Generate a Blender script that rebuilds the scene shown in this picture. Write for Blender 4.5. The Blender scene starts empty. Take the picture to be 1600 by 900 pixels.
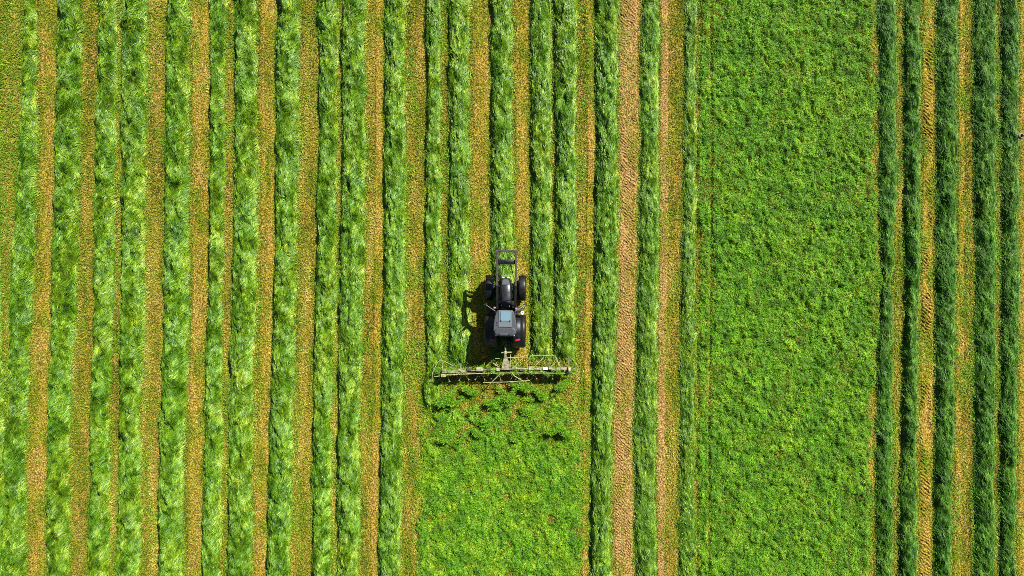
import bpy, bmesh, math, random
import numpy as np
from mathutils import Vector, Matrix
R = math.radians
scene = bpy.context.scene
C = scene.collection
random.seed(4)

# ------------------------------------------------------------------ camera, sky, sun, exposure
CAM_H = 42.67
PX = 25.0                                  # pixels of the 1600 px photo per metre on the ground
cam = bpy.data.objects.new('camera', bpy.data.cameras.new('camera'))
cam.data.lens = 24; cam.data.sensor_width = 36; cam.data.clip_end = 3000
cam.location = (0, 0, CAM_H); cam.rotation_euler = (0, 0, 0)
C.objects.link(cam); scene.camera = cam

SUN_EL = R(43.5); SUN_DIR = Vector((0.655*math.cos(SUN_EL), 0.756*math.cos(SUN_EL), math.sin(SUN_EL))).normalized()
az = math.atan2(SUN_DIR.x, SUN_DIR.y)      # clockwise from +Y
w = bpy.data.worlds.new('World'); scene.world = w; w.use_nodes = True
nt = w.node_tree; nt.nodes.clear()
sky = nt.nodes.new('ShaderNodeTexSky'); sky.sky_type = 'NISHITA'; sky.sun_disc = False
sky.sun_elevation = SUN_EL; sky.sun_rotation = az
bg = nt.nodes.new('ShaderNodeBackground'); bg.inputs['Strength'].default_value = 0.05
wo = nt.nodes.new('ShaderNodeOutputWorld')
nt.links.new(sky.outputs[0], bg.inputs[0]); nt.links.new(bg.outputs[0], wo.inputs[0])
sl = bpy.data.lights.new('sun', 'SUN'); sl.energy = 5.0; sl.angle = R(0.53); sl.color = (1.0, 0.97, 0.90)
so = bpy.data.objects.new('sun', sl); so.rotation_euler = SUN_DIR.to_track_quat('Z', 'Y').to_euler()
so.location = (20, 22, 30); C.objects.link(so)
scene.view_settings.view_transform = 'Standard'; scene.view_settings.look = 'None'
scene.view_settings.exposure = 1.0; scene.view_settings.gamma = 1
scene.cycles.use_denoising = False; scene.cycles.filter_width = 0.9
scene.cycles.max_bounces = 5; scene.cycles.diffuse_bounces = 0; scene.cycles.glossy_bounces = 2
scene.cycles.transmission_bounces = 3; scene.cycles.transparent_max_bounces = 4

# ------------------------------------------------------------------ helpers
def tag(o, label=None, cat=None, group=None, kind=None):
    if label: o['label'] = label
    if cat: o['category'] = cat
    if group: o['group'] = group
    if kind: o['kind'] = kind
    return o

def wx(px, z=0.0): return (px-800)/PX*(CAM_H-z)/CAM_H
def wy(py, z=0.0): return (450-py)/PX*(CAM_H-z)/CAM_H

def ss(a, b, v):
    t = np.clip((v-a)/(b-a), 0, 1); return t*t*(3-2*t)
_tabs = {}
def vnoise(x, y, sx, sy, seed):
    if seed not in _tabs: _tabs[seed] = np.random.default_rng(seed).random((256, 256))
    T = _tabs[seed]
    u = np.asarray(x)/sx+1000.37; v = np.asarray(y)/sy+1000.71
    iu = np.floor(u).astype(int); iv = np.floor(v).astype(int)
    fu = u-iu; fv = v-iv; fu = fu*fu*(3-2*fu); fv = fv*fv*(3-2*fv)
    a = T[iu % 256, iv % 256]; b = T[(iu+1) % 256, iv % 256]
    c = T[iu % 256, (iv+1) % 256]; d = T[(iu+1) % 256, (iv+1) % 256]
    return (a*(1-fu)+b*fu)*(1-fv)+(c*(1-fu)+d*fu)*fv
def fbm(x, y, sx, sy, seed, n=3):
    s = 0; a = 1; t = 0
    for i in range(n):
        s = s+a*vnoise(x, y, sx/2**i, sy/2**i, seed*7+i); t += a; a *= .5
    return s/t

def np_mesh(name, V, F, mat, attrs=None, smooth=False):
    me = bpy.data.meshes.new(name)
    V = np.ascontiguousarray(V, dtype=np.float32); F = np.ascontiguousarray(F, dtype=np.int32)
    k = F.shape[1]
    me.vertices.add(len(V)); me.vertices.foreach_set('co', V.ravel())
    me.loops.add(F.size); me.loops.foreach_set('vertex_index', F.ravel())
    me.polygons.add(len(F))
    me.polygons.foreach_set('loop_start', np.arange(0, F.size, k, dtype=np.int32))
    me.polygons.foreach_set('loop_total', np.full(len(F), k, dtype=np.int32))
    if smooth is not False:
        me.polygons.foreach_set('use_smooth', np.broadcast_to(smooth, (len(F),)).astype(bool))
    for an, arr in (attrs or {}).items():
        at = me.attributes.new(an, 'FLOAT', 'FACE'); at.data.foreach_set('value', arr.astype(np.float32))
    me.update(calc_edges=True)
    me.materials.append(mat)
    o = bpy.data.objects.new(name, me); C.objects.link(o)
    return o

def blade_geo(x, y, ang, L, W, h, lift, roll, bend=None):
    """flat ribbons of three stations; h(x,y) is the surface; lift = (base, mid, tip) heights above it"""
    n = len(x)
    bend = np.zeros(n) if bend is None else bend
    ca, sa = np.cos(ang), np.sin(ang)
    cb, sb = np.cos(ang+bend), np.sin(ang+bend)
    x0, y0 = x-ca*L*.5, y-sa*L*.5
    x1, y1 = x, y
    x2, y2 = x+cb*L*.5, y+sb*L*.5
    P = []
    for k, (xx, yy, aa, wd) in enumerate(((x0, y0, ang, .8), (x1, y1, ang+bend*.5, 1.0), (x2, y2, ang+bend, .25))):
        zz = h(xx, yy)+lift[k]
        sx, sy = -np.sin(aa)*np.cos(roll), np.cos(aa)*np.cos(roll); sz = np.sin(roll)
        hw = W*.5*wd
        P.append(np.stack([xx-sx*hw, yy-sy*hw, zz-sz*hw], 1)); P.append(np.stack([xx+sx*hw, yy+sy*hw, zz+sz*hw], 1))
    V = np.stack(P, 1).reshape(-1, 3)
    b = np.arange(n)[:, None]*6
    F = np.concatenate([b+np.array([0, 1, 3, 2]), b+np.array([2, 3, 5, 4])], 1).reshape(-1, 4)
    return V, F

def grid_geo(xs2, ys2, Z):
    ny, nx = Z.shape
    V = np.stack([xs2, ys2, Z], -1).reshape(-1, 3)
    i = np.arange(ny-1)[:, None]*nx+np.arange(nx-1)[None, :]
    F = np.stack([i, i+1, i+nx+1, i+nx], -1).reshape(-1, 4)
    return V, F

# ------------------------------------------------------------------ materials
def mat_new(name):
    m = bpy.data.materials.new(name); m.use_nodes = True
    n = m.node_tree.nodes; n.clear()
    return m, n, m.node_tree.links
def ramp(n, stops):
    r = n.new('ShaderNodeValToRGB')
    while len(r.color_ramp.elements) < len(stops): r.color_ramp.elements.new(.5)
    for e, (p, c) in zip(r.color_ramp.elements, stops): e.position = p; e.color = (*c, 1)
    return r
def objco(n, lk, scale):
    g = n.new('ShaderNodeNewGeometry'); mp = n.new('ShaderNodeMapping'); mp.inputs['Scale'].default_value = scale
    lk.new(g.outputs['Position'], mp.inputs[0]); return mp

def blade_mat(name, stops, patch=None, rough=.42, spec=.5, trans=.3):
    """leaf ribbon: per-blade tone through a ramp, large soft patches of a second hue, part translucent"""
    m, n, lk = mat_new(name)
    at = n.new('ShaderNodeAttribute'); at.attribute_name = 'tone'
    r = ramp(n, stops); lk.new(at.outputs['Fac'], r.inputs[0])
    col = r.outputs[0]
    if patch:
        mp = objco(n, lk, patch[2]); nz = n.new('ShaderNodeTexNoise'); nz.inputs['Scale'].default_value = 1; nz.inputs['Detail'].default_value = 3
        lk.new(mp.outputs[0], nz.inputs['Vector'])
        mr = n.new('ShaderNodeMapRange'); mr.inputs['From Min'].default_value = .42; mr.inputs['From Max'].default_value = .64; mr.inputs['To Max'].default_value = patch[1]
        lk.new(nz.outputs[0], mr.inputs[0])
        mx = n.new('ShaderNodeMix'); mx.data_type = 'RGBA'; mx.blend_type = 'MULTIPLY'
        lk.new(mr.outputs[0], mx.inputs['Factor']); lk.new(col, mx.inputs['A']); mx.inputs['B'].default_value = (*patch[0], 1)
        col = mx.outputs['Result']
    p = n.new('ShaderNodeBsdfPrincipled'); p.inputs['Roughness'].default_value = rough; p.inputs['Specular IOR Level'].default_value = spec
    lk.new(col, p.inputs['Base Color'])
    t = n.new('ShaderNodeBsdfTranslucent'); lk.new(col, t.inputs[0])
    ms = n.new('ShaderNodeMixShader'); ms.inputs[0].default_value = trans
    lk.new(p.outputs[0], ms.inputs[1]); lk.new(t.outputs[0], ms.inputs[2])
    o = n.new('ShaderNodeOutputMaterial'); lk.new(ms.outputs[0], o.inputs[0])
    return m

M_windrow = blade_mat('mown_grass', [(0, (.016, .058, .002)), (.35, (.058, .160, .003)), (.7, (.126, .268, .005)), (.93, (.25, .41, .013)), (1, (.40, .50, .09))],
                      patch=((1.4, 1.05, .7), .6, (.8, .35, 1)), rough=.46, spec=.40, trans=.14)
M_windrow_b = blade_mat('mown_grass_lay_shade', [(0, (.012, .050, .003)), (.35, (.034, .120, .006)), (.7, (.075, .215, .009)), (.93, (.16, .36, .02)), (1, (.30, .45, .09))],  # darker copy: weaker sun sheen of the opposite lay painted into the colour
                      patch=((1.4, 1.05, .7), .6, (.8, .35, 1)), rough=.55, spec=.3, trans=.18)
M_spread = blade_mat('spread_grass', [(0, (.022, .086, .002)), (.3, (.068, .22, .004)), (.7, (.148, .375, .006)), (.93, (.28, .52, .013)), (1, (.44, .55, .045))],
                     patch=((1.5, 1.05, .7), .7, (.5, .3, 1)), rough=.55, spec=.3, trans=.2)
M_stub = blade_mat('stubble', [(0, (.045, .075, .003)), (.3, (.135, .160, .006)), (.6, (.285, .248, .017)), (.85, (.43, .335, .042)), (1, (.64, .52, .14))],
                 patch=((.58, 1.0, .5), 1.0, (1.3, .30, 1)), rough=.6, spec=.2, trans=.12)

M_spread_even = blade_mat('spread_grass_even', [(0, (.020, .084, .002)), (.3, (.066, .215, .004)), (.7, (.140, .365, .006)), (.93, (.25, .50, .012)), (1, (.34, .50, .04))],
                     patch=((1.3, 1.03, .7), .5, (.5, .12, 1)), rough=.55, spec=.3, trans=.2)
def ground_mat(nm='stubble_soil', st=[(.36, (.34, .215, .045)), (.5, (.28, .205, .022)), (.62, (.14, .165, .009))]):
    m, n, lk = mat_new(nm)
    mp = objco(n, lk, (1, .35, 1))
    n1 = n.new('ShaderNodeTexNoise'); n1.inputs['Scale'].default_value = 1.1; n1.inputs['Detail'].default_value = 4; lk.new(mp.outputs[0], n1.inputs['Vector'])
    mp2 = objco(n, lk, (1, .8, 1))
    n2 = n.new('ShaderNodeTexNoise'); n2.inputs['Scale'].default_value = 14; n2.inputs['Detail'].default_value = 3; lk.new(mp2.outputs[0], n2.inputs['Vector'])
    r1 = ramp(n, st); lk.new(n1.outputs[0], r1.inputs[0])
    r2 = ramp(n, [(.38, (.28, .26, .22)), (.5, (.75, .75, .70)), (.62, (1.35, 1.35, 1.3))]); lk.new(n2.outputs[0], r2.inputs[0])
    mx = n.new('ShaderNodeMix'); mx.data_type = 'RGBA'; mx.blend_type = 'MULTIPLY'; mx.inputs['Factor'].default_value = 1
    lk.new(r1.outputs[0], mx.inputs['A']); lk.new(r2.outputs[0], mx.inputs['B'])
    bp = n.new('ShaderNodeBump'); bp.inputs['Strength'].default_value = 1; bp.inputs['Distance'].default_value = .06; lk.new(n2.outputs[0], bp.inputs['Height'])
    p = n.new('ShaderNodeBsdfPrincipled'); p.inputs['Roughness'].default_value = .95; p.inputs['Specular IOR Level'].default_value = .1
    lk.new(mx.outputs['Result'], p.inputs['Base Color']); lk.new(bp.outputs[0], p.inputs['Normal'])
    o = n.new('ShaderNodeOutputMaterial'); lk.new(p.outputs[0], o.inputs[0])
    return m
M_ground = ground_mat()
M_track = ground_mat('tyre_pressed_soil', [(.36, (.37, .215, .075)), (.5, (.31, .20, .055)), (.62, (.21, .17, .028))])

def paint(name, col, rough=.4, metal=0, spec=.5, var=.25, scale=9, dirt=None, coat=0):
    m, n, lk = mat_new(name)
    tc = n.new('ShaderNodeTexCoord'); nz = n.new('ShaderNodeTexNoise'); nz.inputs['Scale'].default_value = scale; nz.inputs['Detail'].default_value = 5
    lk.new(tc.outputs['Object'], nz.inputs['Vector'])
    d = dirt or tuple(c*(1-var) for c in col)
    r = ramp(n, [(.4, col), (.68, d)]); lk.new(nz.outputs[0], r.inputs[0])
    p = n.new('ShaderNodeBsdfPrincipled'); p.inputs['Metallic'].default_value = metal; p.inputs['Specular IOR Level'].default_value = spec
    p.inputs['Coat Weight'].default_value = coat; p.inputs['Coat Roughness'].default_value = .15
    rr = n.new('ShaderNodeMapRange'); rr.inputs['To Min'].default_value = max(rough-.08, .05); rr.inputs['To Max'].default_value = rough+.15
    lk.new(nz.outputs[0], rr.inputs[0]); lk.new(rr.outputs[0], p.inputs['Roughness'])
    lk.new(r.outputs[0], p.inputs['Base Color'])
    o = n.new('ShaderNodeOutputMaterial'); lk.new(p.outputs[0], o.inputs[0])
    return m
M_black = paint('black_paint', (.004, .005, .008), .30, spec=.45, coat=.25, dirt=(.012, .012, .012))
M_guard = paint('mudguard_plastic', (.005, .006, .008), .38, spec=.3, dirt=(.015, .014, .012))
M_chassis = paint('chassis_black', (.008, .008, .009), .6, spec=.3, dirt=(.02, .018, .014))
M_rubber = paint('tyre_rubber', (.005, .0055, .006), .8, spec=.08, dirt=(.03, .026, .018))
M_rim = paint('rim_black', (.015, .016, .018), .4, metal=.3)
M_roof = paint('roof_grey', (.055, .063, .07), .5, spec=.4, var=.3)
M_roofmid = paint('roof_panel_grey', (.11, .122, .132), .5, spec=.4, var=.15)
M_roofdark = paint('roof_dark_grey', (.045, .05, .055), .5, spec=.4, var=.3)
M_hatch = paint('hatch_glass', (.13, .22, .26), .22, spec=.6, var=.12, scale=4)
M_glass = paint('cab_glass', (.012, .018, .02), .08, spec=.7, var=.1)
M_steel = paint('loader_steel', (.025, .024, .024), .5, metal=.2, dirt=(.075, .055, .045))
M_chrome = paint('bright_steel', (.4, .4, .4), .35, metal=.6, var=.2)
M_white = paint('white_plastic', (.75, .76, .74), .4, var=.15)
M_red = paint('red_lens', (.40, .015, .03), .3)
M_orange = paint('pink_orange_lens', (.5, .22, .18), .35)
M_beam = paint('weathered_beige_paint', (.34, .32, .18), .6, spec=.3, scale=6, dirt=(.10, .085, .045))
M_tube = paint('pale_yellow_tube', (.36, .38, .18), .5, spec=.3, scale=5, dirt=(.18, .19, .07))
M_dark = paint('greasy_gearbox', (.09, .075, .05), .6, spec=.3, scale=7, dirt=(.02, .018, .014))

# ------------------------------------------------------------------ ground
YE = 23.0                                             # crop detail reaches a little past the frame
XE = 36.0
YS = np.array([0, 225, 450, 675, 900.])
# edges of every windrow in photo pixels at five heights: (left list), (right list)
def row(l, r, h=.26, mat=0, tilt=-1, y0=-YE, y1=YE, lump=1.0, dens=1.0): return dict(l=l, r=r, h=h, mat=mat, tilt=tilt, y0=y0, y1=y1, lump=lump, dens=dens)
ROWS = [
 ('left_edge', row([-34, -34, -30, -22, -26], [-5, 0, 3, 9, 6], h=.18), 'thin green windrow cut off by the left edge of the field view'),
 ('a', row([40, 31, 18, 9, 1], [60, 60, 54, 43, 41], h=.24), 'leftmost full windrow, leaning outward towards the bottom left'),
 ('b', row([93, 88, 81, 76, 73], [132, 128, 121, 111, 110], h=.32), 'thick windrow, second full one from the left edge, brown strips on both sides'),
 ('c1', row([154, 150, 147, 142, 138], [187, 184, 180, 172, 174], h=.24, lump=1.3), 'left half of the shaggy double windrow in the far left part of the field'),
 ('c2', row([191, 190, 190, 188, 181], [232, 229, 229, 222, 220], h=.27, lump=1.3), 'right half of the shaggy double windrow in the far left part of the field'),
 ('d', row([262, 258, 256, 250, 247], [298, 297, 297, 290, 287], h=.33), 'lone thick windrow right of the leftmost double windrow'),
 ('e1', row([328, 329, 326, 318, 316], [355, 353, 350, 350, 345], h=.22, lump=1.1), 'thin windrow on the left of a bare seam, near a quarter of the way across'),
 ('e2', row([366, 367, 362, 357, 355], [403, 404, 402, 397, 392], h=.27), 'wider windrow on the right of a bare seam, near a quarter of the way across'),
 ('f', row([432, 431, 428, 421, 417], [470, 468, 464, 458, 453], h=.3), 'lone windrow just left of the widest double windrow'),
 ('g1', row([495, 497, 492, 488, 487], [530, 528, 526, 520, 518], h=.26), 'left half of the widest double windrow, left of the centre'),
 ('g2', row([533, 533, 530, 527, 525], [571, 572, 570, 564, 560], h=.28), 'right half of the widest double windrow, left of the centre'),
 ('h', row([601, 600, 598, 594, 590], [636, 634, 633, 630, 627], h=.28), 'lone dark edged windrow between the widest double windrow and the worked strip'),
 ('i1', row([664, 665, 664, 663, 661], [690, 690, 692, 688, 684], h=.22, y0=wy(640)), 'narrow windrow running into the left end of the tedder'),
 ('i2', row([699, 700, 700, 700, 700], [735, 734, 735, 735, 735], h=.25, y0=wy(571)), 'windrow stopping at the shadow of the tractor just left of it'),
 ('j', row([765, 766, 767, 768, 768], [801, 802, 803, 803, 803], h=.26, y0=wy(566)), 'windrow straddled by the tractor and its front loader frame'),
 ('k1', row([828, 828, 829, 830, 830], [861, 862, 862, 862, 862], h=.24, y0=wy(560)), 'left half of the double windrow just right of the tractor'),
 ('k2', row([864, 865, 865, 865, 865], [903, 901, 899, 897, 897], h=.26, y0=wy(562)), 'right half of the double windrow just right of the tractor'),
 ('l', row([928, 930, 927, 922, 920], [965, 966, 964, 957, 955], h=.29), 'tall windrow with a deep shaded left side, left of the bare tyre marked track'),
 ('n', row([1001, 999, 995, 989, 990], [1031, 1030, 1029, 1024, 1025], h=.20, tilt=.4, mat=2), 'windrow running between two bare brown tracks right of the centre'),
 ('p', row([1069, 1067, 1063, 1059, 1060], [1089, 1088, 1088, 1086, 1086], h=.13, tilt=.4, lump=1.2, mat=2), 'low ragged windrow along the left side of the wide green spread'),
 ('q', row([1370, 1371, 1374, 1367, 1368], [1402, 1402, 1394, 1394, 1393], h=.22, mat=1, tilt=1), 'ragged dark green windrow at the right side of the wide green spread'),
 ('r', row([1410, 1410, 1412, 1405, 1403], [1438, 1438, 1436, 1432, 1432], h=.29, mat=1, tilt=1), 'dark windrow left of the narrow yellow strip near the right side'),
 ('t', row([1462, 1461, 1460, 1459, 1457], [1495, 1495, 1493, 1489, 1485], h=.29, mat=1, tilt=1), 'dark windrow between the two yellow stubble strips near the right side'),
 ('u', row([1519, 1519, 1522, 1520, 1519], [1556, 1556, 1556, 1554, 1552], h=.27, mat=1, tilt=1), 'left half of the dark double windrow close to the right edge'),
 ('v', row([1563, 1563, 1562, 1560, 1558], [1591, 1591, 1591, 1588, 1585], h=.27, mat=1, tilt=1), 'right half of the dark double windrow close to the right edge'),
]
def edge(px, y):
    return np.interp(-y, (YS-450)/PX, (np.array(px, float)-800)/PX)

def cover(x, y):                                      # 1 where a windrow lies
    m = np.zeros(len(x), bool)
    for _, r, _l in ROWS:
        m |= (x > edge(r['l'], y)+.08) & (x < edge(r['r'], y)-.08) & (y > r['y0']) & (y < r['y1'])
    return m

# one sheet reaching the horizon
gm = bmesh.new(); bmesh.ops.create_grid(gm, x_segments=2, y_segments=2, size=1500)
gme = bpy.data.meshes.new('ground'); gm.to_mesh(gme); gm.free(); gme.materials.append(M_ground)
tag(C.objects.link(bpy.data.objects.new('ground', gme)) or bpy.data.objects['ground'], kind='structure')

# tyre tracks: strips of pressed soil with raised lug bars
TRACKS = []
def track(pl, pr, slope, amp=.035, pitch=.2, y0=-YE, y1=YE, seed=1):
    TRACKS.append((pl, pr, y0, y1, .12 if slope else .7))
    ys = np.arange(y0, y1, .035); nx = max(6, int((np.mean(pr)-np.mean(pl))/PX/.035))
    u = np.linspace(0, 1, nx)
    l = edge(pl, ys)[:, None]; r = edge(pr, ys)[:, None]
    X = l+(r-l)*u; Y = np.repeat(ys[:, None], nx, 1)
    if slope == 0:  # herringbone of two lug rows
        ph = Y-np.abs(X-(l+r)/2)*1.0
    else:
        ph = Y+slope*X
    ph = ph+fbm(X, Y, .3, .5, seed)*.42
    s = (ph/pitch) % 1.0
    prof = np.clip(np.where(s < .45, s/.45, (1-s)/.25*.6), 0, 1)
    fade = np.clip(np.minimum(u, 1-u)*6, 0, 1)[None, :]
    keep = np.clip((fbm(X, Y, .5, 1.4, seed+3)-.36)*5, 0.05, 1)*(.7+.6*vnoise(X, Y, .2, .2, seed+8))
    Z = .004+amp*prof*fade*keep+.05*fbm(X, Y, .09, .1, seed+5)*fade
    V, F = grid_geo(X, Y, Z)
    o = np_mesh('tyre_track', V, F, M_track if seed in (11, 12) else M_ground)
    tag(o, kind='structure'); return o
def rowl(a, d): return [q+d for q in a]
track([966]*2+[964, 958, 957], [998, 998, 996, 990, 991], 0.9, .075, .2, seed=11)
track([1031, 1030, 1029, 1025, 1026], [1045, 1044, 1043, 1039, 1040], -0.9, .075, .2, seed=12)
track([916, 917, 914, 910, 908], [929, 930, 927, 922, 920], -0.9, .09, .25, seed=13)
track([586, 586, 584, 580, 578], [601, 600, 598, 594, 590], -0.9, .045, .2, seed=14)
track([1441, 1441, 1439, 1436, 1435], [1459, 1459, 1458, 1457, 1455], 0.9, .09, .24, seed=15)
track([1496, 1496, 1494, 1491, 1487], [1508, 1507, 1508, 1504, 1502], -0.9, .08, .24, seed=16)
track([1592, 1592, 1592, 1590, 1588], [1612, 1612, 1612, 1610, 1608], -0.9, .05, .2, seed=17)
track([803, 804, 805, 805, 805], [826, 826, 827, 827, 827], 0, .04, .2, y0=wy(560), seed=18)
track([738, 737, 738, 738, 738], [764, 764, 765, 765, 765], 0, .04, .2, y0=wy(560), seed=19)
track([405, 406, 405, 400, 396], [431, 430, 427, 420, 416], 0, .04, .2, seed=20)
track([300, 299, 299, 293, 290], [327, 328, 325, 317, 315], 0, .04, .2, seed=21)
track([62, 62, 56, 46, 44], [91, 87, 80, 75, 72], 0, .04, .2, seed=22)

# ------------------------------------------------------------------ stubble (one object: nobody could count it)
rng = np.random.default_rng(7)
def stubble():
    n = int(2*XE*2*YE*460)
    x = rng.uniform(-XE, XE, n); y = rng.uniform(-YE, YE, n)
    keep = ~cover(x, y)
    spread_r = (x > edge([1092, 1092, 1092, 1088, 1088], y)) & (x < edge([1365]*5, y))
    keep &= ~(spread_r & (rng.random(n) < .5))
    for pl, pr, a, b, dn in TRACKS:
        keep &= ~((x > edge(pl, y)+.1) & (x < edge(pr, y)-.1) & (y > a) & (y < b) & (rng.random(len(x)) > dn))
    cl = vnoise(x, y, .075, .075, 41)*.8+vnoise(x, y, .2, .2, 42)*.2
    keep &= rng.random(len(x)) < np.clip((cl-.30)*5, .06, 1)
    x, y = x[keep], y[keep]; n = len(x); cl = cl[keep]
    ang = rng.uniform(0, 2*np.pi, n)
    L = rng.uniform(.05, .13, n); W = rng.uniform(.015, .038, n)
    z0 = np.zeros(n); tip = rng.uniform(.02, .07, n)+.05*np.clip((cl-.45)*4, 0, 1)
    V, F = blade_geo(x, y, ang, L, W, lambda a, b: np.zeros_like(a), (z0+.006, tip*.8, tip), rng.normal(0, .5, n))
    streak = fbm(x, y, .35, 3.0, 31)+.6*(fbm(x, y, 1.2, 6.0, 33)-.5)
    tone = np.clip(rng.normal(.5, .18, n)+(streak-.5)*1.1+(cl-.6)*.4, 0, .99)
    return V, F, np.repeat(tone, 2)
V, F, t = stubble()
o = np_mesh('stubble', V, F, M_stub, {'tone': t})
tag(o, 'short yellow brown stubble left between the windrows', 'stubble', kind='stuff')

# ------------------------------------------------------------------ windrows: each one a mound of laid grass
MATS = [M_windrow, M_windrow_b, M_windrow]
def build_row(idx, r, label):
    rg = np.random.default_rng(100+idx)
    sd = 200+idx*9
    def el(y): return edge(r['l'], y)+(fbm(y*0, y, 1, 1.1, sd)-.5)*.36+.08
    def er(y): return edge(r['r'], y)+(fbm(y*0+9, y, 1, 1.1, sd+1)-.5)*.42-.08
    wid = np.mean(np.array(r['r'])-np.array(r['l']))/PX
    def h(x, y):
        l, e = el(y), er(y)
        u = np.clip((x-l)/(e-l), 0, 1)
        u = u**(.84 if r['mat'] == 0 else .92)
        prof = np.clip(1-np.abs(2*u-1)**2.2, 0, 1)**.95
        lump = fbm(x, y, .42, .75, sd+2, 3); fine = .6*vnoise(x, y, .13, .26, sd+3)+.4*vnoise(x, y, .28, .5, sd+4)
        end = np.clip((y-r['y0'])/.5, 0, 1)
        return prof*end*(1.0 if r['mat'] == 1 else 1.28)*r['h']*(1+r['lump']*1.7*(lump-.5))+prof*end*.22*(fine-.5)
    ys = np.arange(r['y0'], r['y1'], .07); nx = 18
    u = np.linspace(0, 1, nx)
    l = el(ys)[:, None]; e = er(ys)[:, None]
    X = l+(e-l)*u; Y = np.repeat(ys[:, None], nx, 1)
    Z = np.maximum(h(X, Y)-.035, -.01)
    V1, F1 = grid_geo(X, Y, Z)
    area = wid*(r['y1']-r['y0'])
    n = int(area*660*r['dens'])
    y = rg.uniform(r['y0'], r['y1'], n); u = rg.uniform(-.01, 1.01, n); fr = rg.random(n) < .05; u = np.where(fr & (u < .5), -rg.uniform(0, .05, n), np.where(fr, 1+rg.exponential(.07, n), u))
    l, e = el(y), er(y); x = l+(e-l)*u
    out = np.clip(np.abs(2*u-1)-.75, 0, .3)/.25*np.sign(u-.5)
    swirl = (fbm(x, y, .34, .5, sd+5, 3)-.5)*2.5; rl = (fbm(x, y, .30, .7, sd+6, 2)-.5)*1.8
    ang = np.pi/2+swirl+rg.normal(0, .26, n)-out*rg.uniform(0, .5, n)
    flip = rg.random(n) < .15; 
    L = rg.uniform(.12, .34, n); W = rg.uniform(.014, .036, n)
    k = r['tilt']*np.where(flip, -1, 1)*L*np.abs(rg.normal(.20, .14, n))*np.where(r['tilt'] < 0, 1, 1)
    base = rg.uniform(.0, .05, n)
    lift = (base+np.maximum(-k, 0), base+.02+np.abs(k)*.5+rg.uniform(0, .03, n), base+np.maximum(k, 0))
    V2, F2 = blade_geo(x, y, ang, L, W, h, lift, rl+rg.normal(0, .22, n), rg.normal(0, .35, n))
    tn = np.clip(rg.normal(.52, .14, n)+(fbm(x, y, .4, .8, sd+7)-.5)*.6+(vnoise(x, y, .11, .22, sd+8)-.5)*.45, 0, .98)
    tn = np.clip(tn+.12*ss(.85, 1.0, u)+.10*(u-.5), 0, .98)  # sunlight painted into the tone: blades lighten towards the sunward right edge
    tn = np.where(rg.random(n) < .004, 1, tn)
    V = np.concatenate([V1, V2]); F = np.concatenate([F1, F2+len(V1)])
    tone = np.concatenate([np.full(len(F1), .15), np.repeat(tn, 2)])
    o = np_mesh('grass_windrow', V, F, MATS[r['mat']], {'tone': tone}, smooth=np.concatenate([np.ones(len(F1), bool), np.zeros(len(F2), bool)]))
    tag(o, label, 'windrow', 'windrows of cut grass across the field')
for i, (nm, r, lb) in enumerate(ROWS): build_row(i, r, lb)

# ------------------------------------------------------------------ spread grass
def spread(name, label, x0, x1, y0, y1, dens, dfun, amp, mat, sd, cat, Lr=(.08, .23)):
    rg = np.random.default_rng(sd)
    def h(x, y):
        a = fbm(x, y, .34, .42, sd, 2); b = vnoise(x, y, .17, .2, sd+1)
        return np.clip(amp*(.5+2.6*(a-.45)+1.1*(b-.5)), 0.01, 1)*np.clip(dfun(x, y)*1.6, 0, 1)
    n = int((x1-x0)*(y1-y0)*dens)
    x = rg.uniform(x0, x1, n); y = rg.uniform(y0, y1, n)
    keep = rg.random(n) < dfun(x, y); x, y = x[keep], y[keep]; n = len(x)
    ang = rg.uniform(0, 2*np.pi, n)*.55+fbm(x, y, .4, .4, sd+4, 2)*7
    L = rg.uniform(*Lr, n); W = rg.uniform(.014, .034, n)
    b = rg.uniform(0, .05, n); k = rg.normal(0, .25, n)*L
    lift = (b+np.maximum(-k, 0), b+.02+np.abs(k)*.5+rg.uniform(0, .04, n), b+np.maximum(k, 0))
    V, F = blade_geo(x, y, ang, L, W, h, lift, rg.normal(0, .6, n), rg.normal(0, .8, n))
    tn = np.clip(rg.normal(.52, .15, n)+(fbm(x, y, .5, .6, sd+7)-.5)*.8+(vnoise(x, y, .13, .15, sd+8)-.5)*.35, 0, 1)
    o = np_mesh(name, V, F, mat, {'tone': np.repeat(tn, 2)})
    tag(o, label, cat, kind='stuff'); return o
def d_right(x, y):
    e0 = edge([1092, 1090, 1092, 1088, 1090], y)+(fbm(y*0, y, 1, 1.5, 61)-.5)*.5
    e1 = edge([1362, 1366, 1374, 1360, 1357], y)+(fbm(y*0, y, 1, 1.5, 62)-.5)*.9
    d = ss(-.15, .3, x-e0)*ss(-.25, .4, e1-x)
    bald = ss(.60, .72, fbm(x, y, .8, 1.4, 63)+.10*ss(3, 0, e1-x)+.12*ss(1.3, 0, x-e0-.2))
    bald = np.clip(bald+.55*ss(.55, .75, fbm(x, y, .22, 5.0, 64, 2)), 0, 1)
    seam = 1-.9*np.exp(-((x-edge([1110, 1111, 1110, 1107, 1107], y))/.10)**2)
    return d*(1-.45*bald)*seam
spread('spread_grass', 'wide bright green band of freshly spread loose grass', 11.2, 24.0, -YE, YE, 820, d_right, .14, M_spread_even, 301, 'grass')
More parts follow.
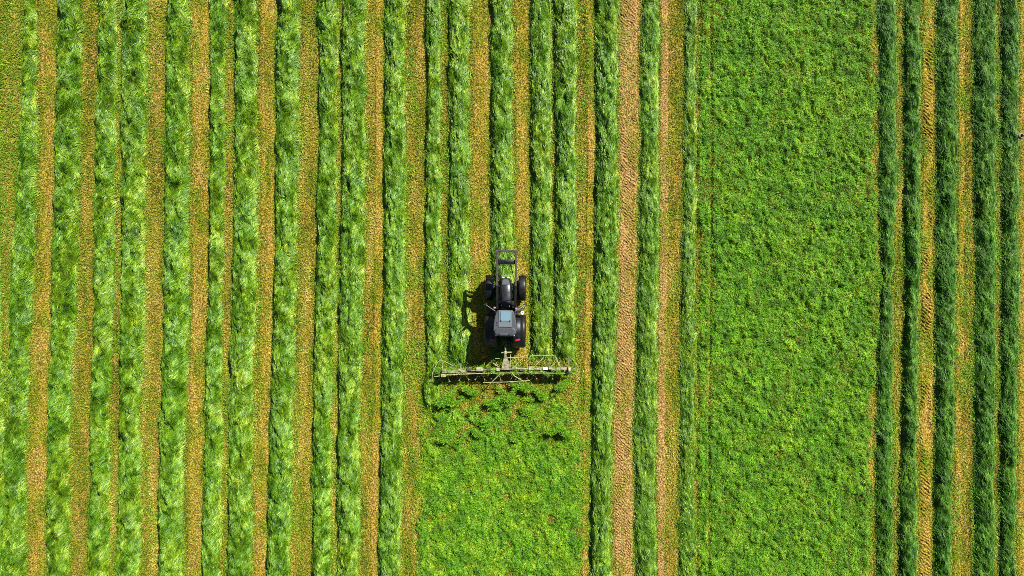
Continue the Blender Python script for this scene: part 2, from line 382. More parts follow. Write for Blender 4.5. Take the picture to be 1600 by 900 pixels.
def d_left(x, y):
    e0 = edge([658, 658, 658, 655, 654], y)+(fbm(y*0, y, 1, .7, 71, 4)-.5)*1.3
    e1 = edge([905, 905, 905, 912, 916], y)+(fbm(y*0, y, 1, .8, 72, 4)-.5)*1.8
    d = ss(-.2, .4, x-e0)*ss(-.6, 1.0, e1-x)
    far = ss(wy(608), wy(735), y)
    thr = .31+.44*far
    sparse = ss(thr+.13, thr-.13, fbm(x, y, .7, .7, 73)+.12*ss(1.6, 0, e1-x))
    top = ss(wy(596), wy(610), y)
    return d*top*np.clip(.06+.94*sparse, 0, 1)
spread('spread_grass', 'loose grass strewn over the strip behind the tedder', -6.0, 5.2, -YE, wy(586), 820, d_left, .11, M_spread, 302, 'grass')
def d_i1(x, y):
    return ss(wy(625), wy(660), y)*ss(-.15, .2, x-edge([658]*5, y))*ss(-.3, .2, edge([690]*5, y)-x)*.9
def d_sides(x, y):                                  # green wisps in the brown strips
    g = ss(.50, .70, fbm(x, y, .5, 2.2, 81))
    stripe = np.zeros_like(x)
    for a, b in ((0, 40), (180, 192), (350, 366), (522, 534), (628, 662), (688, 700), (860, 866), (1084, 1116), (650, 672), (896, 922), (1355, 1375), (1394, 1412), (1394, 1412), (1494, 1521), (1436, 1446), (1555, 1564)):
        stripe = np.maximum(stripe, ((x > wx(a)-.1) & (x < wx(b)+.1))*1.0)
    near = np.zeros_like(x)
    for _, r, _l in ROWS:
        ok = (y > r['y0']-.3)
        for e, sgn, wd in ((r['l'], -1, .10), (r['r'], 1, .22)):
            d = (x-edge(e, y))*sgn
            near = np.maximum(near, ok*np.exp(-np.clip(d, 0, 9)/wd)*(d > -.1))
    g = np.where(x < wx(45), np.maximum(g, .6), g)
    return np.clip(g*(.30+.65*stripe)+.5*near*vnoise(x, y, .2, .4, 83), 0, 1)
spread('loose_grass', 'stray green wisps scattered over the brown stubble strips', -XE, XE, -YE, YE, 260, lambda x, y: d_sides(x, y)*(~cover(x, y)), .04, M_spread, 303, 'grass', (.06, .18))

# clods of grass thrown up by the tedder
def thrown():
    rg = np.random.default_rng(5)
    Vs = []; Fs = []; off = 0
    spots = [(697, 626, .55, .34), (706, 631, .5, .22), (797, 620, .5, .26), (793, 632, .35, .2), (813, 604, .5, .28), (822, 607, .55, .22),
             (867, 671, .6, .30), (880, 675, .55, .24), (698, 686, .4, .3), (770, 630, .4, .26), (734, 612, .4, .24), (845, 618, .35, .26), (880, 602, .45, .3),
             (760, 655, .3, .22), (828, 640, .3, .26), (745, 678, .3, .22), (1172, 330, .25, .2)]
    spots = spots[:-1]+[(px, 580+rg.normal(0, 2.5), rg.uniform(.7, 1.0), rg.uniform(.06, .14)) for px in np.linspace(684, 895, 44)]
    spots += [(rg.uniform(680, 885), rg.uniform(603, 690), rg.uniform(.1, .35), rg.uniform(.12, .19)) for _ in range(34)]
    for px, py, z, rad in spots:
        n = int((2400 if rad > .2 else 600)*rad)
        d = rg.normal(0, rad*.5, (n, 3)); th = rg.uniform(-.9, .9); ca, sa = math.cos(th), math.sin(th)
        x = wx(px, z)+d[:, 0]*1.7*ca-d[:, 1]*.55*sa; y = wy(py, z)+d[:, 0]*1.7*sa+d[:, 1]*.55*ca+.5*d[:, 0]**2/rad; zz = z+d[:, 2]*.35
        L = rg.uniform(.15, .4, n); k = rg.normal(0, .3, n)*L
        V, F = blade_geo(x, y, rg.normal(th, .7, n), L, rg.uniform(.015, .032, n), lambda a, b: np.zeros_like(a), (zz-k, zz+.03, zz+k), rg.normal(0, .5, n), rg.normal(0, .8, n))
        Vs.append(V); Fs.append(F+off); off += len(V)
    V = np.concatenate(Vs); V[:, 2] = np.maximum(V[:, 2], .01); F = np.concatenate(Fs)
    o = np_mesh('thrown_grass', V, F, M_spread, {'tone': np.repeat(np.clip(rg.normal(.5, .2, len(F)//2), 0, 1), 2)})
    tag(o, 'clods of grass flung up behind the tedder rotors', 'grass', kind='stuff')
thrown()

# ------------------------------------------------------------------ machine helpers
def link(name, bm, mat, parent=None, smooth=False, loc=None):
    me = bpy.data.meshes.new(name)
    bmesh.ops.recalc_face_normals(bm, faces=bm.faces[:])
    for f in bm.faces: f.smooth = smooth
    bm.to_mesh(me); bm.free(); me.materials.append(mat)
    o = bpy.data.objects.new(name, me); C.objects.link(o)
    if parent: o.parent = parent
    if loc: o.location = loc
    return o
def B(): return bmesh.new()
def box(bm, c, s, bev=.0, rz=0, rx=0, ry=0, taper=None):
    g = bmesh.ops.create_cube(bm, size=1); vs = g['verts']
    for v in vs:
        v.co = Vector((v.co.x*s[0], v.co.y*s[1], v.co.z*s[2]))
        if taper and v.co.z > 0: v.co.x *= taper[0]; v.co.y *= taper[1]
    if bev > 0:
        es = list({e for v in vs for e in v.link_edges})
        r = bmesh.ops.bevel(bm, geom=es, offset=bev, segments=2, affect='EDGES', profile=.6)
        vs = list({v for f in r['faces'] for v in f.verts} | {v for v in vs if v.is_valid})
        vs = list(set(vs))
    m = Matrix.Translation(Vector(c)) @ Matrix.Rotation(rz, 4, 'Z') @ Matrix.Rotation(ry, 4, 'Y') @ Matrix.Rotation(rx, 4, 'X')
    bmesh.ops.transform(bm, matrix=m, verts=vs)
def tube(bm, pts, r, seg=8, closed=False):
    pts = [Vector(p) for p in pts]; rings = []
    for i, p in enumerate(pts):
        a = pts[max(i-1, 0)]; b = pts[min(i+1, len(pts)-1)]; d = (b-a).normalized()
        up = Vector((0, 0, 1)) if abs(d.z) < .9 else Vector((1, 0, 0))
        s = d.cross(up).normalized(); t = s.cross(d)
        rr = r[i] if isinstance(r, (list, tuple)) else r
        rings.append([bm.verts.new(p+(s*math.cos(2*math.pi*k/seg)+t*math.sin(2*math.pi*k/seg))*rr) for k in range(seg)])
    for a, b in zip(rings, rings[1:]):
        for k in range(seg): bm.faces.new((a[k], a[(k+1) % seg], b[(k+1) % seg], b[k]))
    bm.faces.new(rings[0][::-1]); bm.faces.new(rings[-1])
def beam(bm, p, q, w_, h_, bev=.01):
    p, q = Vector(p), Vector(q); d = q-p; L = d.length; d.normalize()
    s = d.cross(Vector((0, 0, 1)))
    s = s.normalized() if s.length > 1e-4 else Vector((1, 0, 0))
    t = s.cross(d); g = bmesh.ops.create_cube(bm, size=1); vs = g['verts']
    for v in vs: v.co = Vector((v.co.x*w_, v.co.y*L, v.co.z*h_))
    if bev:
        es = list({e for v in vs for e in v.link_edges})
        r = bmesh.ops.bevel(bm, geom=es, offset=bev, segments=1, affect='EDGES')
        vs = list({v for f in r['faces'] for v in f.verts} | {v for v in vs if v.is_valid})
    m = Matrix((s, d, t)).transposed().to_4x4(); m.translation = (p+q)/2
    bmesh.ops.transform(bm, matrix=m, verts=vs)
def lathe_x(bm, prof, seg=40, c=(0, 0, 0)):
    """prof = [(x, radius)] revolved about the X axis"""
    rings = []
    for x, r in prof:
        rings.append([bm.verts.new((c[0]+x, c[1]+r*math.cos(2*math.pi*k/seg), c[2]+r*math.sin(2*math.pi*k/seg))) for k in range(seg)])
    for a, b in zip(rings, rings[1:]):
        for k in range(seg): bm.faces.new((a[k], a[(k+1) % seg], b[(k+1) % seg], b[k]))
def lathe_z(bm, prof, seg=20, c=(0, 0, 0)):
    rings = [[bm.verts.new((c[0]+r*math.cos(2*math.pi*k/seg), c[1]+r*math.sin(2*math.pi*k/seg), c[2]+z)) for k in range(seg)] for z, r in prof]
    for a, b in zip(rings, rings[1:]):
        for k in range(seg): bm.faces.new((a[k], a[(k+1) % seg], b[(k+1) % seg], b[k]))
    bm.faces.new(rings[0][::-1]); bm.faces.new(rings[-1])
def loft(bm, secs):
    rings = [[bm.verts.new(p) for p in s] for s in secs]
    n = len(rings[0])
    for a, b in zip(rings, rings[1:]):
        for k in range(n): bm.faces.new((a[k], a[(k+1) % n], b[(k+1) % n], b[k]))
    bm.faces.new(rings[0][::-1]); bm.faces.new(rings[-1])
def plate(bm, outline, z0, z1, inset=.02, dz=.015):
    """polygon extruded up with a chamfered top edge"""
    c = sum((Vector((p[0], p[1])) for p in outline), Vector((0, 0)))/len(outline)
    def ring(z, k): return [bm.verts.new((c.x+(p[0]-c.x)*k, c.y+(p[1]-c.y)*k, z)) for p in outline]
    ex = max((Vector((p[0], p[1]))-c).length for p in outline)
    rs = [ring(z0, 1-inset/ex*.5), ring(z0+dz, 1), ring(z1-dz, 1), ring(z1-dz*.3, 1-inset/ex*.45), ring(z1, 1-inset/ex*1.3)]
    n = len(outline)
    for a, b in zip(rs, rs[1:]):
        for k in range(n): bm.faces.new((a[k], a[(k+1) % n], b[(k+1) % n], b[k]))
    bm.faces.new(rs[0][::-1]); bm.faces.new(rs[-1])
def rrect(x0, x1, y0, y1, r, n=5):
    pts = []
    for cx, cy, a0 in ((x1-r, y1-r, 0), (x0+r, y1-r, 90), (x0+r, y0+r, 180), (x1-r, y0+r, 270)):
        for k in range(n+1):
            a = R(a0+90*k/n); pts.append((cx+r*math.cos(a), cy+r*math.sin(a)))
    return pts

# ------------------------------------------------------------------ tractor  (origin: ground under the rear axle, +Y forward)
tr = bpy.data.objects.new('tractor', None); C.objects.link(tr)
tr.location = (-.42, -2.60, 0); tr.rotation_euler = (0, 0, R(-.8))
tag(tr, 'black tractor with grey cab roof and raised bare front loader frame', 'tractor')

def wheel(name, cx, cy, rad, wid, nl):
    side = 1 if cx > 0 else -1
    e = bpy.data.objects.new(name, None); C.objects.link(e); e.parent = tr; e.location = (cx, cy, rad-.03)
    bm = B(); hw = wid/2
    prof = [(-hw*.72, rad*.55), (-hw*.98, rad*.66), (-hw, rad*.8), (-hw*.93, rad*.91), (-hw*.75, rad*.955), (0, rad*.965), (hw*.75, rad*.955), (hw*.93, rad*.91), (hw, rad*.8), (hw*.98, rad*.66), (hw*.72, rad*.55)]
    lathe_x(bm, prof, 48)
    for k in range(nl):
        for s in (-1, 1):
            a = 2*math.pi*(k+(.5 if s > 0 else 0))/nl
            # lug bar: slants from the tread centre to the shoulder
            g = bmesh.ops.create_cube(bm, size=1); vs = g['verts']
            for v in vs: v.co = Vector((v.co.x*hw*1.05, v.co.y*.06, v.co.z*.11))
            m = Matrix.Rotation(a, 4, 'X') @ Matrix.Translation((s*hw*.5, 0, rad*.965)) @ Matrix.Rotation(s*R(32), 4, 'Z') @ Matrix.Rotation(s*R(5), 4, 'Y')
            bmesh.ops.transform(bm, matrix=m, verts=vs)
    link('tyre', bm, M_rubber, e, True)
    bm = B()
    lathe_x(bm, [(-hw*.72, rad*.56), (-hw*.7, rad*.5), (side*hw*.1, rad*.47), (side*hw*.15, rad*.2), (side*hw*.45, rad*.18), (side*hw*.45, .001)], 32)
    lathe_x(bm, [(hw*.72, rad*.56), (hw*.7, rad*.5), (side*hw*.12, rad*.475)], 32)
    link('rim', bm, M_rim, e, True)
for s in (-1, 1):
    wheel('rear_wheel', s*.96, 0, .93, .58, 20)
    wheel('front_wheel', s*1.00, 2.62, .74, .44, 18)

bm = B()                                             # chassis, engine block, axles
box(bm, (0, 1.5, .85), (.52, 3.3, .5), .04); box(bm, (0, .1, .9), (.62, .9, .62), .06)
tube(bm, [(-.9, 0, .9), (.9, 0, .9)], .15, 12); tube(bm, [(-.85, 2.62, .68), (.85, 2.62, .68)], .1, 10)
box(bm, (0, 2.62, .78), (.3, .45, .3), .04); box(bm, (0, 3.12, .72), (.5, .3, .36), .05)
box(bm, (-.52, 1.0, .72), (.42, .9, .5), .07); box(bm, (.52, 1.0, .72), (.42, .9, .5), .07)
for s in (-1, 1):
    for k in range(3): box(bm, (s*(.78+.03*k), 1.25, .95-.22*k), (.26, .34, .03), .01)
link('chassis', bm, M_chassis, tr)

bm = B()                                             # bonnet
secs = []
for y, wd, zt, zb in ((1.30, .43, 1.93, 1.0), (1.8, .42, 1.90, 1.0), (2.4, .39, 1.82, .95), (2.85, .35, 1.72, .92), (3.08, .31, 1.58, .9), (3.2, .25, 1.36, .9), (3.24, .2, 1.12, .92)):
    ring = []
    for k in range(13):
        a = math.pi*k/12; c, s_ = math.cos(a), math.sin(a)
        ring.append((wd*math.copysign(abs(c)**.55, c), y, zb+(zt-zb)*(.62+.38*s_**.75) if 0 < k < 12 else zb))
    secs.append(ring)
loft(bm, secs)
bon = link('bonnet', bm, M_black, tr, True)
bm = B(); plate(bm, [(-.2, 3.06), (-.22, 2.8), (.22, 2.8), (.2, 3.06), (.12, 3.13), (-.12, 3.13)], 0, .02, .02, .006)
for yy in (1.75, 2.35):
    sm = B(); tube(sm, [(.405*math.cos(math.pi*k/12), yy, 1.0+.90*(.62+.38*math.sin(math.pi*k/12)**.75)-.004) for k in range(1, 12)], .008, 5); link('panel_seam', sm, M_roofdark, bon)
g = link('grille', bm, M_roofdark, bon); g.location = (0, 0, 1.735); 
for v in g.data.vertices: v.co.z += -.32*max(0, v.co.y-2.75)
bm = B()
box(bm, (0, 3.37, 1.32), (.66, .05, .07), .01)
for s in (-1, 1): box(bm, (s*.22, 3.28, 1.12), (.05, .18, .36), .01)
link('nose_guard', bm, M_chrome, tr)
for s in (-1, 1):
    bm = B(); box(bm, (s*.15, 3.245, 1.28), (.14, .06, .11), .02); link('headlight', bm, M_white, tr)
for s in (-1, 1):
    for yy in (2.05, 2.2, 2.55, 2.7):
        bm = B(); box(bm, (s*.395, yy, 1.42), (.03, .10, .26), .008); link('side_vent', bm, M_roofdark, tr)
    for k in range(3):
        bm = B(); box(bm, (s*(.80+.05*k), 1.33, .98-.22*k), (.30, .24, .03), .006); link('step', bm, M_steel, tr)
    bm = B(); tube(bm, [(s*.72, 1.25, 1.0), (s*.80, 1.32, 1.35), (s*.76, 1.28, 1.9)], .014, 6); link('grab_rail', bm, M_chrome, tr)
    bm = B(); box(bm, (s*.50, -.17, 2.66), (.14, .08, .10), .02); link('work_light', bm, M_white, tr)
for k, yy in enumerate((-.30, -.36, -.42)):
    bm = B(); tube(bm, [(-.12+.1*k, -.3, 1.25), (-.1+.1*k, -.62, 1.45), (-.04+.05*k, -1.0, 1.2), (0, -1.3, 1.15)], .017, 6); link('hydraulic_hose', bm, M_steel, tr)
bm = B(); tube(bm, [(.43, 1.5, 1.3), (.45, 1.5, 2.0), (.45, 1.5, 2.75), (.47, 1.46, 2.86)], .045, 12); tube(bm, [(.45, 1.5, 1.5), (.45, 1.5, 2.1)], .08, 14)
link('exhaust_pipe', bm, M_chassis, tr, True)

# front mudguards
for s in (-1, 1):
    bm = B(); ax, ay, az_, rr = s*1.0, 2.62, .71, .80
    rings = []
    for k in range(15):
        a = R(38+k*9.0)
        rings.append([(ax+dx, ay+(rr+dr)*math.cos(a), az_+(rr+dr)*math.sin(a)) for dx, dr in ((-.23, -.05), (-.21, .0), (-.1, .02), (.1, .02), (.21, 0), (.23, -.05), (.2, -.03), (-.2, -.03))])
    loft(bm, rings); link('front_mudguard', bm, M_guard, tr, True)
# rear mudguards
for s in (-1, 1):
    bm = B(); rings = []
    for k in range(19):
        a = R(18+k*8.2)
        rings.append([(s*dx, (1.02+dr)*math.cos(a), .90+(1.02+dr)*math.sin(a)) for dx, dr in ((.50, -.04), (.50, .03), (.80, .05), (.84, .015), (.98, .015), (1.04, .04), (1.18, .02), (1.24, -.06), (1.2, -.07), (.9, -.03))])
    loft(bm, rings); f = link('rear_mudguard', bm, M_guard, tr, True)
    bm = B(); box(bm, (s*.77, -.50, 1.86), (.30, .10, .09), .02, rz=s*R(14)); link('tail_light', bm, M_red, tr)

# cab
cab = bpy.data.objects.new('cab', None); C.objects.link(cab); cab.parent = tr
bm = B()
def cw(z): return .70+.05*(z-1.1)
foot = [(-.66, 1.30), (.66, 1.30), (.74, .35), (.66, -.12), (-.66, -.12), (-.74, .35)]
top = [(-.55, 1.20), (.55, 1.20), (.66, .35), (.62, -.10), (-.62, -.10), (-.66, .35)]
for (a, b) in zip(foot, top): beam(bm, (a[0], a[1], 1.0), (b[0], b[1], 2.72), .07, .07)
for lvl, ring in ((1.02, foot), (2.70, top)):
    for i in range(6):
        p, q = ring[i], ring[(i+1) % 6]; beam(bm, (p[0], p[1], lvl), (q[0], q[1], lvl), .07, .08)
box(bm, (0, .55, .98), (1.3, 1.4, .08), .02)
link('cab_frame', bm, M_black, cab)
for i in range(6):
    p, q = Vector((*foot[i], 1.08)), Vector((*foot[(i+1) % 6], 1.08)); p2, q2 = Vector((*top[i], 2.66)), Vector((*top[(i+1) % 6], 2.66))
    e = (q-p).normalized()*.05; bm = B(); n = (q-p).cross(p2-p).normalized()*.006
    vs = [[bm.verts.new(v+s_*n) for v in (p+e, q-e, q2-e, p2+e)] for s_ in (-1, 1)]
    bm.faces.new(vs[0][::-1]); bm.faces.new(vs[1])
    for k in range(4): bm.faces.new((vs[0][k], vs[0][(k+1) % 4], vs[1][(k+1) % 4], vs[1][k]))
    link('window', bm, M_glass, cab)
bm = B(); box(bm, (0, .25, 1.45), (.5, .5, .14), .04); box(bm, (0, .02, 1.8), (.48, .12, .7), .05); link('driver_seat', bm, M_chassis, cab)
# roof
def rx(px): return wx(px, 2.9)+.44
def ry(py): return wy(py, 2.9)+2.6
bm = B()
out = [(rx(777.5), ry(484.6)), (rx(774.5), ry(488)), (rx(772.2), ry(496)), (rx(770.8), ry(506)), (rx(770.5), ry(515)), (rx(771.2), ry(520)), (rx(774), ry(524)), (rx(779), ry(525.6)),
       (rx(798), ry(525.6)), (rx(803), ry(524)), (rx(806), ry(520)), (rx(806.8), ry(515)), (rx(806.2), ry(506)), (rx(804.4), ry(496)), (rx(802), ry(488)), (rx(799.6), ry(484.6))]
plate(bm, out[::-1], 2.72, 2.90, .05, .035)
roof = link('roof', bm, M_roof, cab)
bm = B(); plate(bm, rrect(rx(778), rx(799.3), ry(511), ry(485.2), .03, 3), 2.895, 2.955, .02, .012); rp = link('roof_panel', bm, M_roofmid, roof)
bm = B(); plate(bm, rrect(rx(781.2), rx(796.8), ry(501.5), ry(486.6), .07), 2.95, 2.985, .02, .01); link('roof_hatch', bm, M_hatch, roof)
for px in (781.5, 795.6):
    bm = B(); box(bm, (rx(px), ry(501.5), 2.985), (.06, .09, .035), .01, rz=R(20 if px < 790 else -20)); link('hatch_latch', bm, M_chassis, roof)
for px, py in ((775.5, 506), (775.5, 508.8), (775.2, 503.5)):
    bm = B(); box(bm, (rx(px), ry(py), 2.905), (.08, .05, .02), .005); link('roof_vent', bm, M_chassis, roof)
bm = B(); plate(bm, rrect(rx(772.8), rx(805), ry(524.2), ry(511.8), .2), 2.90, 2.975, .04, .02); ac = link('roof_pod', bm, M_roof, roof)
bm = B(); plate(bm, rrect(rx(774.2), rx(803.6), ry(523), ry(513), .17), 2.965, 2.985, .03, .006); link('pod_cover', bm, M_roofdark, roof)
for px in (780, 782.5, 785.5, 788.5, 791, 793.5):
    bm = B(); box(bm, (rx(px), ry(521.6), 2.987), (.05, .07, .012), .003); link('pod_rib', bm, M_roofmid, roof)
for px in (779.4, 795.2):
    bm = B(); box(bm, (rx(px), ry(522.6), 2.99), (.09, .12, .05), .015); link('work_light', bm, M_chassis, roof)
# roof lamps on the front corners, mirrors and arms
for s, px, py in ((-1, 772.2, 481), (1, 806.2, 482)):
    bm = B(); box(bm, (wx(px, 2.5)+.42, wy(py, 2.5)+2.6, 2.5), (.12, .1, .1), .025); link('marker_light', bm, M_orange, tr)
    bm = B(); tube(bm, [(s*.60, 1.25, 2.55), (s*.78, 1.36, 2.55), (s*1.14, 1.60, 2.5)], .018, 6); link('mirror_arm', bm, M_chrome, tr)
    bm = B(); box(bm, (s*1.18, 1.63, 2.3), (.22, .06, .42), .025, rz=s*R(-15)); link('mirror', bm, M_chassis, tr)
bm = B(); lathe_z(bm, [(1.72, .03), (1.72, .10), (1.84, .115), (1.86, .10), (1.86, .055), (1.83, .05)], 18, (1.02, 1.12, 0)); tube(bm, [(.9, .95, 1.55), (1.02, 1.12, 1.75)], .025, 6)
link('fender_light', bm, M_white, tr, True)

# front loader (no bucket)
ld = bpy.data.objects.new('front_loader', None); C.objects.link(ld); ld.parent = tr; ld.location = (.05, 0, 0)
for s in (-1, 1):
    bm = B(); X = s*.535
    beam(bm, (X, 4.67, 3.30), (X, 2.72, 3.30), .12, .42, .015); beam(bm, (X, 2.84, 3.32), (X, 1.45, 1.98), .13, .30, .015)
    link('loader_arm', bm, M_steel, ld)
    bm = B(); box(bm, (X*1.02, 1.50, 1.45), (.14, .26, 1.2), .02); box(bm, (s*.42, 1.6, .95), (.3, .4, .3), .03); link('loader_post', bm, M_chassis, ld)
    bm = B(); tube(bm, [(X*1.02, 1.62, 1.3), (X*1.02, 2.1, 2.0)], .055, 10); tube(bm, [(X*1.02, 2.1, 2.0), (X*1.02, 2.5, 2.75)], .028, 8); link('hydraulic_cylinder', bm, M_chrome if s > 0 else M_steel, ld, True)
    bm = B(); beam(bm, (X, 4.33, 3.40), (s*.36, 4.64, 3.40), .06, .12); box(bm, (X*1.12, 4.64, 3.28), (.1, .2, .40), .02); link('gusset', bm, M_steel, ld)
bm = B(); beam(bm, (-.63, 4.73, 3.40), (.63, 4.73, 3.40), .13, .14, .02); beam(bm, (-.60, 4.76, 3.10), (.60, 4.76, 3.10), .08, .12)
link('crossbar', bm, M_steel, ld)
bm = B(); box(bm, (0, 4.10, 3.30), (.96, .28, .26), .06); box(bm, (.02, 4.12, 3.44), (.34, .12, .05), .02); link('torsion_tube', bm, M_black, ld, True)
bm = B(); tube(bm, [(-.2, 3.98, 3.2), (-.24, 3.6, 3.1), (-.44, 3.0, 3.18), (-.47, 2.7, 3.0)], .02, 6); tube(bm, [(.2, 3.98, 3.2), (.3, 3.7, 3.05), (.45, 3.1, 3.18)], .02, 6)
link('hose', bm, M_chassis, ld)

# hitch
bm = B()
for s in (-1, 1): beam(bm, (s*.3, -.3, .7), (s*.4, -1.35, .62), .06, .09)
beam(bm, (0, -.35, 1.15), (0, -1.32, 1.1), .05, .05)
link('hitch_link', bm, M_chassis, tr)

# ------------------------------------------------------------------ tedder
td = bpy.data.objects.new('hay_tedder', None); C.objects.link(td)
TX, TY, TZ = wx(791, .95), wy(579.5, .95), .95
td.location = (TX, TY, 0); td.rotation_euler = (0, 0, R(1.1))
tag(td, 'wide beige hay tedder with thin tine arms hitched behind the tractor', 'hay tedder')
def tl(px, py, z):                                   # photo pixel at height z -> tedder coordinates
    x, y = wx(px, z)-TX, wy(py, z)-TY; a = R(-1.1)
    return (x*math.cos(a)-y*math.sin(a), x*math.sin(a)+y*math.cos(a), z)
bm = B()                                             # headstock
a = tl(789.7, 554, 1.35); b0 = tl(783.2, 578, 1.12); b1 = tl(799.2, 578, 1.12)
for z in (0, -.05):
    pass
vs = [[bm.verts.new((p[0]+dx, p[1], p[2]+dz)) for p, dx in ((a, -.05), (a, .05), (b1, 0), (b0, 0))] for dz in (0, -.14)]
bm.faces.new(vs[0]); bm.faces.new(vs[1][::-1])
for k in range(4): bm.faces.new((vs[0][k], vs[0][(k+1) % 4], vs[1][(k+1) % 4], vs[1][k]))
link('headstock', bm, M_beam, td)
bm = B(); tube(bm, [tl(783, 551, 1.25), tl(799.5, 550.6, 1.25)], .045, 8); tube(bm, [tl(789.8, 544, 1.2), tl(790, 554, 1.3)], .04, 8); box(bm, tl(789.8, 551, 1.3), (.14, .2, .14), .03)
beam(bm, tl(789.5, 556, 1.2), tl(789.5, 575, .75), .1, .1)
link('hitch_pin', bm, M_beam, td)
def bx_px(bm, x0, x1, y0, y1, z0, z1, bev=.015):
    p, q = tl(x0, y1, z1), tl(x1, y0, z1); box(bm, ((p[0]+q[0])/2, (p[1]+q[1])/2, (z0+z1)/2), (abs(q[0]-p[0]), abs(q[1]-p[1]), z1-z0), bev)
bm = B(); bx_px(bm, 728, 855, 577.8, 582.2, .58, .96); link('centre_beam', bm, M_dark, td)
for x0, x1, dy in ((697, 729, 2.2), (861, 887, -1.8)):
    bm = B(); bx_px(bm, x0, x1, 576+dy*1.0, 580.6+dy*1.0, .62, 1.04)
    for k in range(3):
        xx = x0+(x1-x0)*(.35+.22*k); bx_px(bm, xx, xx+.9, 575.4+dy, 581+dy, .83, 1.06, .004)
    link('wing_beam', bm, M_beam, td)
bm = B(); beam(bm, tl(729, 579.5, 1.0), tl(783, 576.5, 1.04), .07, .07); beam(bm, tl(799, 576.2, 1.04), tl(862, 576, 1.0), .07, .07)
link('drive_shaft', bm, M_beam, td)
for x0, x1, y0, y1, mt in ((691, 697, 577.5, 583.5, M_beam), (716, 721, 576.5, 580.5, M_beam), (729, 736, 575.5, 579.8, M_dark), (744, 754, 574, 580.3, M_beam), (775, 781, 575, 580, M_beam), (800, 808, 573.5, 577.5, M_beam),
                       (826, 835, 572.8, 578.5, M_beam), (838, 846, 574.5, 578.5, M_beam), (848, 856, 574.5, 578, M_white), (857, 862, 572.6, 577.5, M_beam), (812, 818, 576.5, 580, M_dark), (762, 767, 576, 579.5, M_dark)):
    bm = B(); bx_px(bm, x0, x1, y0, y1, .66, 1.10, .03); link('gearbox', bm, mt, td)
bm = B(); e = tl(889.5, 578, 1.0); lathe_x(bm, [(-.09, .001), (-.09, .2), (.02, .22), (.09, .16), (.09, .001)], 20, e); link('end_disc', bm, M_beam, td, True)
bm = B(); e = tl(693, 586.5, .95); box(bm, e, (.3, .2, .2), .04); link('end_bracket', bm, M_beam, td)
# long thin rear tube and braces
bm = B(); tube(bm, [tl(678, 588.7, .9), tl(700, 585.8, .95), tl(740, 583.9, .95), tl(790, 582.8, .95), tl(888, 583.2, .95)], .026, 6)
link('rear_rail', bm, M_tube, td)
bm = B(); tube(bm, [tl(782.5, 583, .98), tl(765, 600.5, .7)], .03, 6); tube(bm, [tl(799, 582, .98), tl(803, 587, .9), tl(818, 596, .7)], .026, 6); tube(bm, [tl(755, 597.6, .7), tl(790, 597, .7), tl(828, 594.5, .7)], .022, 6); tube(bm, [tl(806, 588, .8), tl(807, 593, .7)], .02, 6)
link('swath_guard', bm, M_tube, td)
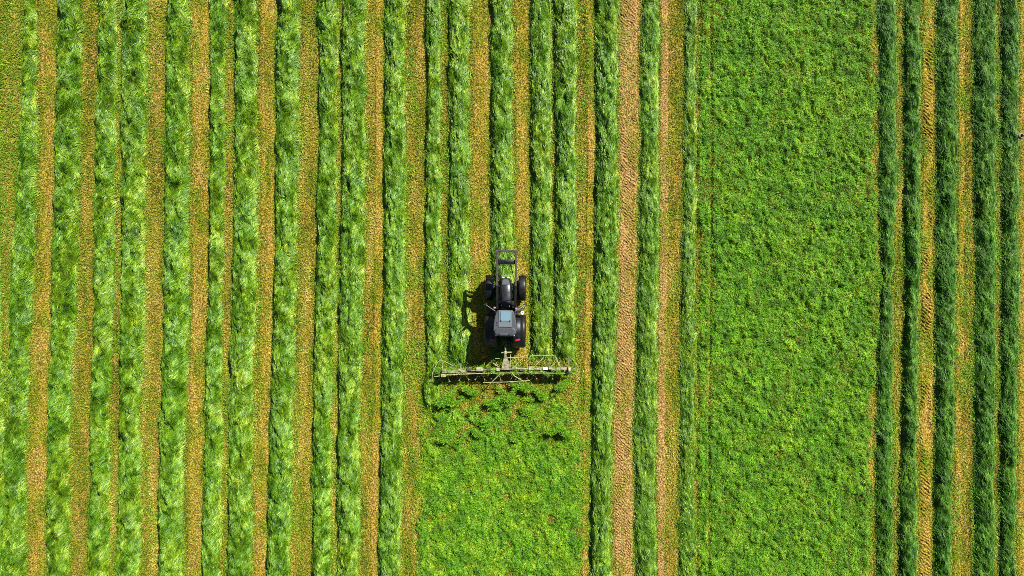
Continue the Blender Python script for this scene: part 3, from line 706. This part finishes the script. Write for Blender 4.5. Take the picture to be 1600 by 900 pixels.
# guard hoops
for pts, r_ in (([(826, 564), (828, 557.5), (831, 555.4), (848, 555.3), (865, 555.4), (868, 557), (871, 565), (876, 574)], .02),
            ([(675, 593), (675.5, 583), (683, 567), (689, 562), (697, 566), (707, 571), (709, 577)], .018), ([(691, 577), (690.5, 562)], .022),
            ([(888.5, 574), (888.8, 557)], .026), ([(892, 582), (900, 585), (906, 594)], .018), ([(893, 560), (903, 571), (906, 583)], .014),
            ([(774, 560), (784, 560.3)], .02), ([(793, 559), (806, 558.8), (819, 557.5)], .024), ([(797, 578), (798, 560), (797.5, 554)], .022),
            ([(770, 567), (780, 574)], .026), ([(774, 572), (776, 566)], .02), ([(803, 574), (818, 558)], .018), ([(835, 573), (848, 560)], .02), ([(862, 572), (868, 566)], .018), ([(720, 578), (720, 567)], .03)):
    bm = B(); tube(bm, [tl(px, py, .92) for px, py in pts], r_, 6); link('guard_hoop', bm, M_tube, td)
# eight tine rotors
for k in range(8):
    cxp = 697+k*26.8; cyp = 583.5-k*.55
    c = tl(cxp, cyp-2, .55)
    ro = bpy.data.objects.new('rotor', None); C.objects.link(ro); ro.parent = td; ro.location = c; ro.rotation_euler = (R(-6), 0, R(((k*37) % 22)-11))
    bm = B(); lathe_z(bm, [(-.06, .06), (-.05, .15), (.03, .16), (.1, .07), (.34, .06)], 14); link('hub', bm, M_dark, ro, True)
    for j in range(6):
        a = R(60*j); bm = B(); ca, sa = math.cos(a), math.sin(a)
        tube(bm, [(ca*.1, sa*.1, 0), (ca*.62, sa*.62, -.04)], .019, 6)
        link('tine_arm', bm, M_dark if (j in (1, 2)) else M_beam, ro)
        bm = B()
        for dd in (-.04, .04): tube(bm, [(ca*.6-sa*dd, sa*.6+ca*dd, -.03), (ca*.67-sa*dd*1.6, sa*.67+ca*dd*1.6, -.2), (ca*.72-sa*dd*1.8, sa*.72+ca*dd*1.8, -.42)], .011, 5)
        link('tine', bm, M_tube, ro)
    if k in (0, 2, 5, 7):
        bm = B(); lathe_x(bm, [(-.06, .1), (-.07, .17), (-.04, .2), (.04, .2), (.07, .17), (.06, .1)], 20, (0, 0, -.35)); tube(bm, [(0, 0, -.35), (.09, 0, -.3), (.09, 0, -.05)], .025, 6); link('support_wheel', bm, M_rubber, ro, True)

# ------------------------------------------------------------------ burrow at the right edge
bm = B(); lathe_z(bm, [(-.01, .34), (.04, .27), (.12, .19), (.17, .155), (.17, .14), (.12, .12), (-.004, .11)], 22)
for v in bm.verts:
    r0 = random.uniform(.9, 1.12); v.co.x *= r0*.95; v.co.y *= r0*.8
M_soil = paint('dry_soil', (.34, .26, .20), .9, spec=.1, scale=14, dirt=(.18, .12, .08))
M_soil.node_tree.nodes['Principled BSDF'].inputs['Metallic'].default_value = 0
o = link('burrow_mound', bm, M_soil, None, False, (wx(1593.5), wy(213), .004)); 
tag(o, 'small pale soil mound with a dark hole by the right edge of the field', 'burrow')
